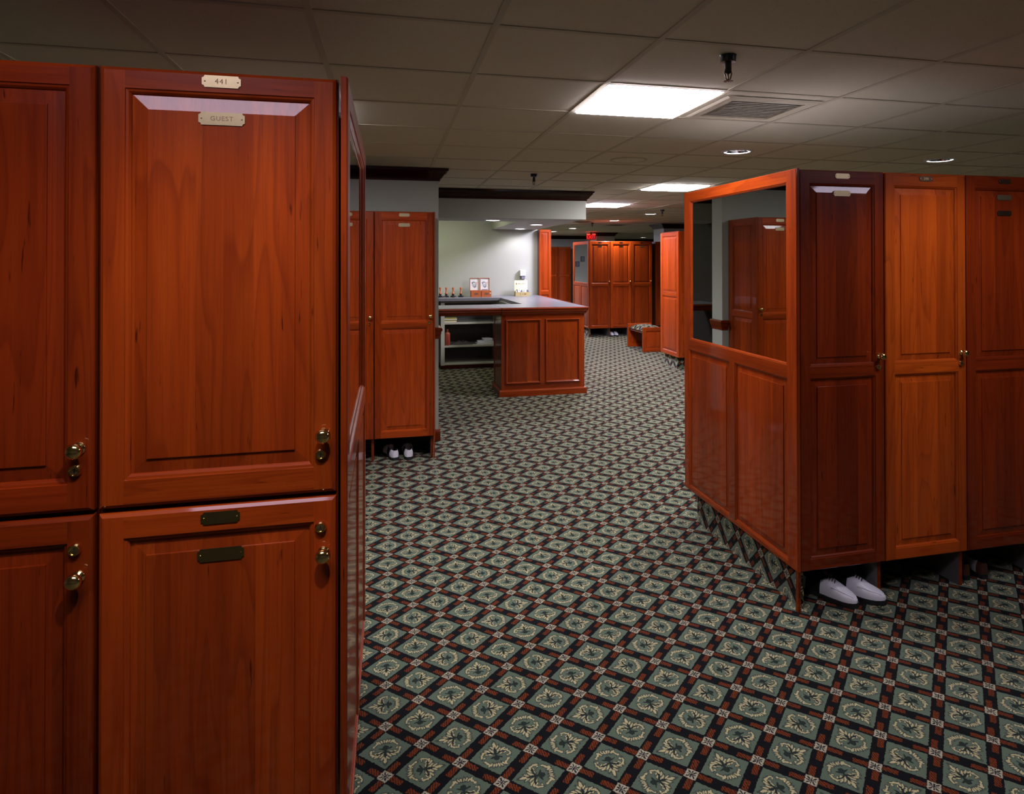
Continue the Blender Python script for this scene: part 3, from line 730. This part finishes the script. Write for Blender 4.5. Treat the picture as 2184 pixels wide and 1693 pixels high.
# things on the worktop
def brush(x, y, label):
    o = thing('shoe_brush', label, 'brush', (x, y, WT), 0, 'shoe brushes on the back worktop')
    MB().lathe([(.038, 0), (.043, .006), (.043, .014), (.030, .022), (.018, .026)], n=20).build('bristle_base', MT['blackgloss'], o, smooth='angle')
    MB().lathe([(.016, .024), (.017, .040), (.022, .048)], n=16).build('ferrule', MT['black'], o, smooth='angle')
    MB().lathe([(.021, .046), (.018, .055), (.011, .075), (.0095, .095), (.013, .120), (.0175, .135), (.018, .142), (.010, .147), (.001, .148)], n=16).build('handle', MT['orangewood'], o, smooth=True)
for x, l in ((.748, 'wooden-handled shoe brush leftmost, cut by the wall stub edge'), (.838, 'wooden-handled shoe brush second from the wall stub'), (.939, 'wooden-handled shoe brush third from the wall stub'), (1.055, 'wooden-handled shoe brush nearest the two open cigar boxes')):
    brush(x, 10.24, l)
def polish(x, y, label):
    o = thing('polish_tin', label, 'tin', (x, y, WT), 0, 'small polish tins by the brushes')
    MB().lathe([(.026, 0), (.027, .010), (.025, .011)], n=18).build('tin', MT['steel'], o, smooth='angle')
    MB().lathe([(.028, .0105), (.028, .017), (.024, .0185), (.001, .019)], n=18).build('lid', MT['black'], o, smooth='angle')
polish(.795, 10.13, 'small flat tin on the worktop left of the second brush'); polish(.955, 10.11, 'small flat tin on the worktop before the third brush')

def cigar_box(x, y, label, spot=False, blue=False):
    o = thing('cigar_box', label, 'box', (x, y, WT), 0, 'open wooden boxes on the worktop'); w_, d, h = .146, .16, .088
    b = MB(); b.box(-w_/2, -d/2, 0, w_/2, -d/2+.006, h).box(-w_/2, d/2-.006, 0, w_/2, d/2, h).box(-w_/2, -d/2+.006, 0, -w_/2+.006, d/2-.006, h).box(w_/2-.006, -d/2+.006, 0, w_/2, d/2-.006, h).box(-w_/2+.006, -d/2+.006, 0, w_/2-.006, d/2-.006, .006)
    body = b.build('box_body', MT['cedar'], o)
    e = MB(); e.prism([(.035*math.cos(q*PI/8), .046+.018*math.sin(q*PI/8)) for q in range(16)], -d/2-.0006, -d/2-.0001)
    if spot: e.box(.052, -d/2-.0006, .050, .066, -d/2-.0001, .062, 1)
    e.build('emblem', [MT['brownink'], MT['paper']], body)
    y0 = d/2+.001
    l = MB(); H0, H1 = .090, .282; xl = -.006
    l.box(-w_/2+xl, y0+.008, H0, w_/2+xl, y0+.012, H1); e_ = .007
    l.box(-w_/2+xl, y0-.004, H0, w_/2+xl, y0+.008, H0+e_).box(-w_/2+xl, y0-.004, H1-e_, w_/2+xl, y0+.008, H1).box(-w_/2+xl, y0-.004, H0+e_, -w_/2+e_+xl, y0+.008, H1-e_).box(w_/2-e_+xl, y0-.004, H0+e_, w_/2+xl, y0+.008, H1-e_)
    lid = l.build('lid', MT['cedar'], o)
    p = MB(); yy = y0+.0072
    p.box(-w_/2+e_+xl, yy, H0+e_, w_/2-e_+xl, yy+.0006, H1-e_, 0)
    def ov(cx, cz, rx, rz, m, k): p.prism([(xl+cx+rx*math.cos(q*PI/10), cz+rz*math.sin(q*PI/10)) for q in range(20)], yy-.0004*k, yy, m)
    ov(-.006, .185, .033, .045, 2, 1); ov(-.018, .206, .026, .020, 1, 2); ov(.004, .160, .024, .028, 1, 3); ov(.000, .172, .015, .020, 2, 4); ov(-.008, .196, .014, .013, 0, 4); ov(.030, .212, .022, .008, 3, 2); ov(.032, .190, .012, .009, 3, 2)
    if blue: p.box(-.045+xl, yy-.0006, H0+.009, .045+xl, yy, H0+.018, 4)
    p.build('printed_paper', [MT['paper'], MT['greyink'], MT['lightink'], MT['pinkink'], MT['blueink']], lid)
cigar_box(1.279, 10.24, 'open wooden box with printed lid, left of the pair on the worktop', False, False)
cigar_box(1.437, 10.25, 'open wooden box with printed lid, right of the pair on the worktop', True, True)
o = thing('display_box', 'ivory display card standing in a small kraft tray on the worktop', 'display', (2.010, 10.30, WT))
b = MB(); w_, d, h = .226, .11, .060
b.box(-w_/2, -d/2, 0, w_/2, -d/2+.003, h).box(-w_/2, d/2-.003, 0, w_/2, d/2, h*1.3).box(-w_/2, -d/2+.003, 0, -w_/2+.003, d/2-.003, h).box(w_/2-.003, -d/2+.003, 0, w_/2, d/2-.003, h).box(-w_/2+.003, -d/2+.003, 0, w_/2-.003, d/2-.003, .003)
tray = b.build('tray', MT['kraft'], o)
e = MB()
for x0, x1, z in ((-.045, -.030, .036), (-.042, -.033, .022), (-.010, .010, .030), (.020, .060, .033), (.02, .05, .026)): e.box(x0, -d/2-.0006, z-.004, x1, -d/2-.0001, z+.004)
e.build('print', MT['brownink'], tray)
cd = MB(); cd.box(-.112, .046, .03, .092, .049, .240); card = cd.build('display_card', MT['ivory'], o)
e = MB()
e.prism([(-.082+.008*math.cos(q*PI/5), .185+.015*math.sin(q*PI/5)) for q in range(10)], .0453, .0459)
for k, x in enumerate([-.058+.0125*i for i in range(9)]):
    if k != 4: e.box(x, .0453, .182, x+.009, .0459, .190)
e.box(.0, .0453, .170, .012, .0459, .174)
e.build('print', MT['brownink'], card)
pk = MB()
for k in range(14): 
    x = -.10+.0145*k; hh = .075+.03*random.random(); pk.box(x, -.03+.03*random.random(), .004, x+.012, .02+.02*random.random(), hh, random.choice([0, 0, 0, 0, 1]))
pk.build('packets', [MT['paper'], MT['greyplastic']], o)
o = thing('wall_dispenser', 'small white and grey dispenser fixed to the bright back wall', 'dispenser', (2.048, 10.5, 0))
MB().box(-.042, -.075, 1.345, .048, -.001, 1.442).build('cover', MT['whiteplastic'], o, bevel=.008)
MB().box(-.022, -.068, 1.292, .034, -.001, 1.344).build('base', MT['greyplastic'], o, bevel=.006)
MB().box(-.036, -.05, 1.284, .048, -.001, 1.291).build('lip', MT['whiteplastic'], o)
# things on the shelves
def carton(x, y, z, w_, d, h, label):
    o = thing('carton', label, 'box', (x, y, z), 0, 'small cartons on the top shelf')
    MB().box(-w_/2, -d/2, 0, w_/2, d/2, h).build('box', MT['yellowbox'], o, bevel=.001)
    MB().box(-w_/2-.0004, -d/2-.0006, h*.18, w_/2+.0004, -d/2+.02, h*.5).build('label_band', MT['paper'], o)
carton(.878, SF+.10, .6821, .176, .14, .034, 'yellow carton lying on the top shelf, lower of two')
carton(.880, SF+.095, .7163, .180, .14, .034, 'yellow carton lying on the top shelf, upper of two')
o = thing('plastic_bottle', 'red plastic bottle standing at the left end of the middle shelf', 'bottle', (.836, SF+.06, .346))
MB().lathe([(.034, 0), (.037, .005), (.037, .168), (.034, .180), (.015, .196), (.013, .200)], n=24).build('body', MT['bottle'], o, smooth='angle')
MB().lathe([(.015, .200), (.015, .232), (.012, .236), (.001, .236)], n=18).build('cap', MT['bottle'], o, smooth='angle')
def towel(x, y, z, w_, d, h, rot, label, fold=3):
    o = thing('towel', label, 'towel', (x, y, z), rot, 'white towels stacked on the middle shelf'); m = MB()
    lh = h/fold
    for k in range(fold):
        a = w_/2*(1-.04*k); zc = lh*(k+.5); r = lh*.48; rows = []
        for i in range(9):
            yy = -d/2+d*i/8; wob = .10*math.sin(i*1.7+k)
            rows.append([(a*math.copysign(abs(math.cos(q*PI/8))**.35, math.cos(q*PI/8))+.006*math.sin(i+k), yy, zc+r*(1+wob*.3)*math.copysign(abs(math.sin(q*PI/8))**.8, math.sin(q*PI/8))) for q in range(16)])
        m.grid(rows, 0, True, True, True)
    m.build('folded_cloth', MT['towel'], o, smooth=True)
    return o
towel(1.40, SF+.13, .3462, .290, .22, .026, .05, 'wide white folded towel at the bottom of the stack', 2)
towel(1.40, SF+.125, .3725, .255, .20, .024, -.08, 'white folded towel in the middle of the stack', 2)
towel(1.425, SF+.12, .3968, .140, .14, .038, .15, 'small rolled white towel on top of the stack', 2)
rg = MB(); rows = []
for i in range(15):
    row = []
    for j in range(10):
        x = -.17+.34*i/14; y = -.07+.14*j/9
        ed = min(1, 3*min(i/14, 1-i/14, j/9, 1-j/9)+.05)
        row.append((x, y, .002+ed*(.030+.028*abs(math.sin(x*38+y*15)*math.cos(y*45-x*21))+.012*random.random())))
    rows.append(row)
rg.grid(rows); rg.grid([[(p[0], p[1], 0) for p in r] for r in rows])
tag(rg.build('crumpled_rag', MT['rag'], None, (1.045, SF+.12, .346), smooth=True), 'dark crumpled rag on the middle shelf between bottle and towels', 'cloth')

# ---- bench
o = thing('bench', 'cherry bench with patterned padded seat beside the orange two-panel locker side', 'bench', (4.262, 10.95, 0))
BW, BL_, BT = .46, .80, .425
for y in (0, BL_-.045):
    f = frame_panel(BW, BT, [(.055, .05, BW-.055, BT-.065, STICK, True)], .022, .004).build('end_board', wmats(), o, (0, y, 0))
    MB().box(0, 0, .0, BW, .0225, BT).build('board_back', MT['railwood'], f, (0, .0222, 0))
rows = []; s = 0
cu = MB(); n = 10; prof = []
for k in range(n+1):
    x = .02+(BW-.04)*k/n; q = 2*k/n-1; prof.append((x, .355+.075*(1-q**4)))
ys = [.046+(BL_-.092)*k/8 for k in range(9)]
for i in range(8):
    for k in range(n):
        def P(kk, ii):
            x, z = prof[kk]; e = min(1, .55+2.2*min(ii/8, 1-ii/8)); return (x, ys[ii], .34+(z-.34)*e)
        cu.quad([P(k, i), P(k+1, i), P(k+1, i+1), P(k, i+1)], 0, [(prof[a][0]*1.0, ys[b]) for a, b in ((k, i), (k+1, i), (k+1, i+1), (k, i+1))])
ob = cu.build('cushion', MT['carpetuv'], o, smooth=True, fix=True)
MB().box(.02, .046, .315, BW-.02, BL_-.046, .3395).build('seat_board', MT['wdark'], o)

# ---- shoes
def shoe(name_label, loc, rotz, style, L=.29, mirror=1, ws=1.0):
    """heel at local y=0, toe toward -y"""
    o = thing('shoe', name_label, 'shoe', loc, rotz, 'golf shoes left under the lockers')
    T = [0, .03, .09, .2, .32, .44, .50, .54, .62, .72, .82, .90, .96, 1.0]
    def lerp(tab, t):
        for (a, va), (b, vb) in zip(tab[:-1], tab[1:]):
            if a <= t <= b: return va+(vb-va)*(t-a)/(b-a)
        return tab[-1][1]
    wt = [(0, .015), (.03, .024), (.09, .031), (.2, .034), (.35, .032), (.5, .037), (.65, .045), (.78, .046), (.88, .040), (.95, .029), (1, .010)]; wt = [(a_, b_*ws) for a_, b_ in wt]
    ht = [(0, .078), (.09, .082), (.25, .070), (.42, .078), (.5, .092), (.56, .096), (.65, .084), (.78, .066), (.9, .055), (.97, .046), (1, .036)]
    bend = [(0, 0), (.4, .0), (.7, .004), (1, -.006)]
    zb = .020; up = MB(); rows = []
    NS = 7
    for t in T:
        w_, h = lerp(wt, t), lerp(ht, t); cx = mirror*lerp(bend, t); y = -L*t; half = []
        op = t <= .50
        for k in range(NS):                                   # outside wall, bottom to top
            q = k/(NS-1)
            if op: half.append((w_*(1-.30*q**2.2)*(1.0+.10*math.sin(q*PI)), zb+(h-zb)*q))
            else: half.append((w_*math.cos(q*PI/2)**.62 if q < 1 else 0.0, zb+(h-zb)*math.sin(q*PI/2)**.85))
        if op: inn = [(w_*.62, h-.002), (w_*.58, h*.6), (w_*.45, zb+.012), (0, zb+.010)]
        else:
            inn = [(0, h)]*4
            inn = [(w_*.10*(3-i)/3*0, h) for i in range(4)]
        left = half+inn
        row = [(cx-x, y, z) for x, z in left]+[(cx+x, y, z) for x, z in left[::-1][1:]]
        rows.append(row)
    n = len(rows[0]); nh = NS
    def mf(i, j):
        t = (T[i]+T[i+1])/2; inside = (nh-1 < j+.5 < n-nh) if t <= .50 else False
        if inside: return 1
        if style == 'saddle': return 2 if .25 < t < .43 else 0
        if style == 'spectator': return 2 if (t < .12 or .5 < t < .66 or t > .84) else 0
        return 0
    up.grid(rows, 0, False, False, True, mf=mf)
    up.quad(rows[0][:NS]+rows[0][-NS:], mf(0, 0))
    main = {'saddle': 'wleather', 'spectator': 'greyleather', 'white': 'wleather'}[style]; sec = {'saddle': 'blackgloss', 'spectator': 'brleather', 'white': 'wleather'}[style]
    up.build('upper', [MT[main], MT['cavity'], MT[sec]], o, smooth='angle')
    so = MB(); outl = [(mirror*lerp(bend, t)-lerp(wt, t)*1.10, -L*t+(.004 if t == 0 else -.004 if t == 1 else 0)) for t in T]+[(mirror*lerp(bend, t)+lerp(wt, t)*1.10, -L*t+(.004 if t == 0 else -.004 if t == 1 else 0)) for t in T[::-1]]
    so.prism(outl, .008, .0225, axis='z')
    heel = [p for p in outl if p[1] > -L*.30]; so.prism(heel, 0, .009, axis='z'); fore = [p for p in outl if p[1] < -L*.48]; so.prism(fore, 0.0005, .009, axis='z')
    so.build('sole', MT['black'], o)
    tg = MB(); rws = []
    for k in range(6):
        t = .40+.24*k/5; y = -L*t; z = .106-.020*k/5+ (.012 if k == 0 else 0); rws.append([(x*.020, y, z-.012*abs(x)) for x in (-1, -.5, 0, .5, 1)])
    tg.grid(rws); tg.build('tongue', MT['brleather' if style == 'spectator' else 'blackgloss'], o, smooth=True, fix=False)
    lc = MB()
    for k in range(4):
        t = .525+.04*k; y = -L*t; h = lerp(ht, t); lc.tube([(-.020, y, h-.012), (-.009, y-.002, h+.001), (.009, y+.002, h+.001), (.020, y, h-.012)], .0022, 6)
    lc.tube([(.004, -L*.525, .098), (.022, -L*.50, .112), (.034, -L*.535, .104), (.010, -L*.53, .100)], .0018, 6)
    lc.tube([(-.004, -L*.525, .098), (-.022, -L*.51, .110), (-.032, -L*.54, .102), (-.010, -L*.53, .100)], .0018, 6)
    lc.build('laces', MT['lace'], o, smooth=True)
    bd = MB()
    for s in (-1, 1):
        pth = []
        for k in range(9):
            t = .62+.34*k/8; q = .42+.28*math.sin(k/8*PI/2); w_, h = lerp(wt, t), lerp(ht, t)
            pth.append((mirror*lerp(bend, t)+s*w_*(math.cos(q*PI/2)**.62+.012), -L*t, zb+(h-zb)*math.sin(q*PI/2)**.85+.0006))
        bd.tube(pth, .0009, 5)
    bd.build('brogue_seam', MT['greyleather'] if style != 'spectator' else MT['brleather'], o, smooth=True)
    return o
def place(label, toe, rotz, style, mirror=1, L=.29, ws=1.0):
    # rotz turns the toe direction from -y
    dx, dy = math.sin(rotz), -math.cos(rotz)
    return shoe(label, (toe[0]-dx*L, toe[1]-dy*L, 0), rotz, style, L, mirror, ws)
a = math.radians(33)
place('white and black saddle shoe under the dark foreground locker, nearer the mirror panel', (2.095, 2.688), a, 'saddle', 1)
place('white and black saddle shoe under the dark foreground locker, right of its mate', (2.230, 2.674), a, 'saddle', -1)
shoe('brown and grey shoe under the right edge locker, left of its mate', (2.800, 2.785, 0), math.radians(180-12), 'spectator', ws=.88)
shoe('brown and grey shoe under the right edge locker, right of its mate', (2.895, 2.770, 0), math.radians(180-12), 'spectator', ws=.88, mirror=-1)
shoe('white-heeled shoe under the wall stub locker, left of its mate', (.052, 5.545, 0), math.radians(180+14), 'saddle')
shoe('white-heeled shoe under the wall stub locker, right of its mate', (.158, 5.535, 0), math.radians(180+3), 'saddle', mirror=-1)
place('small white shoe under the far locker row, left of its mate', (4.538, 13.36), 0, 'white', L=.27, ws=.85)
place('small white shoe under the far locker row, right of its mate', (4.632, 13.36), 0, 'white', -1, L=.27, ws=.85)
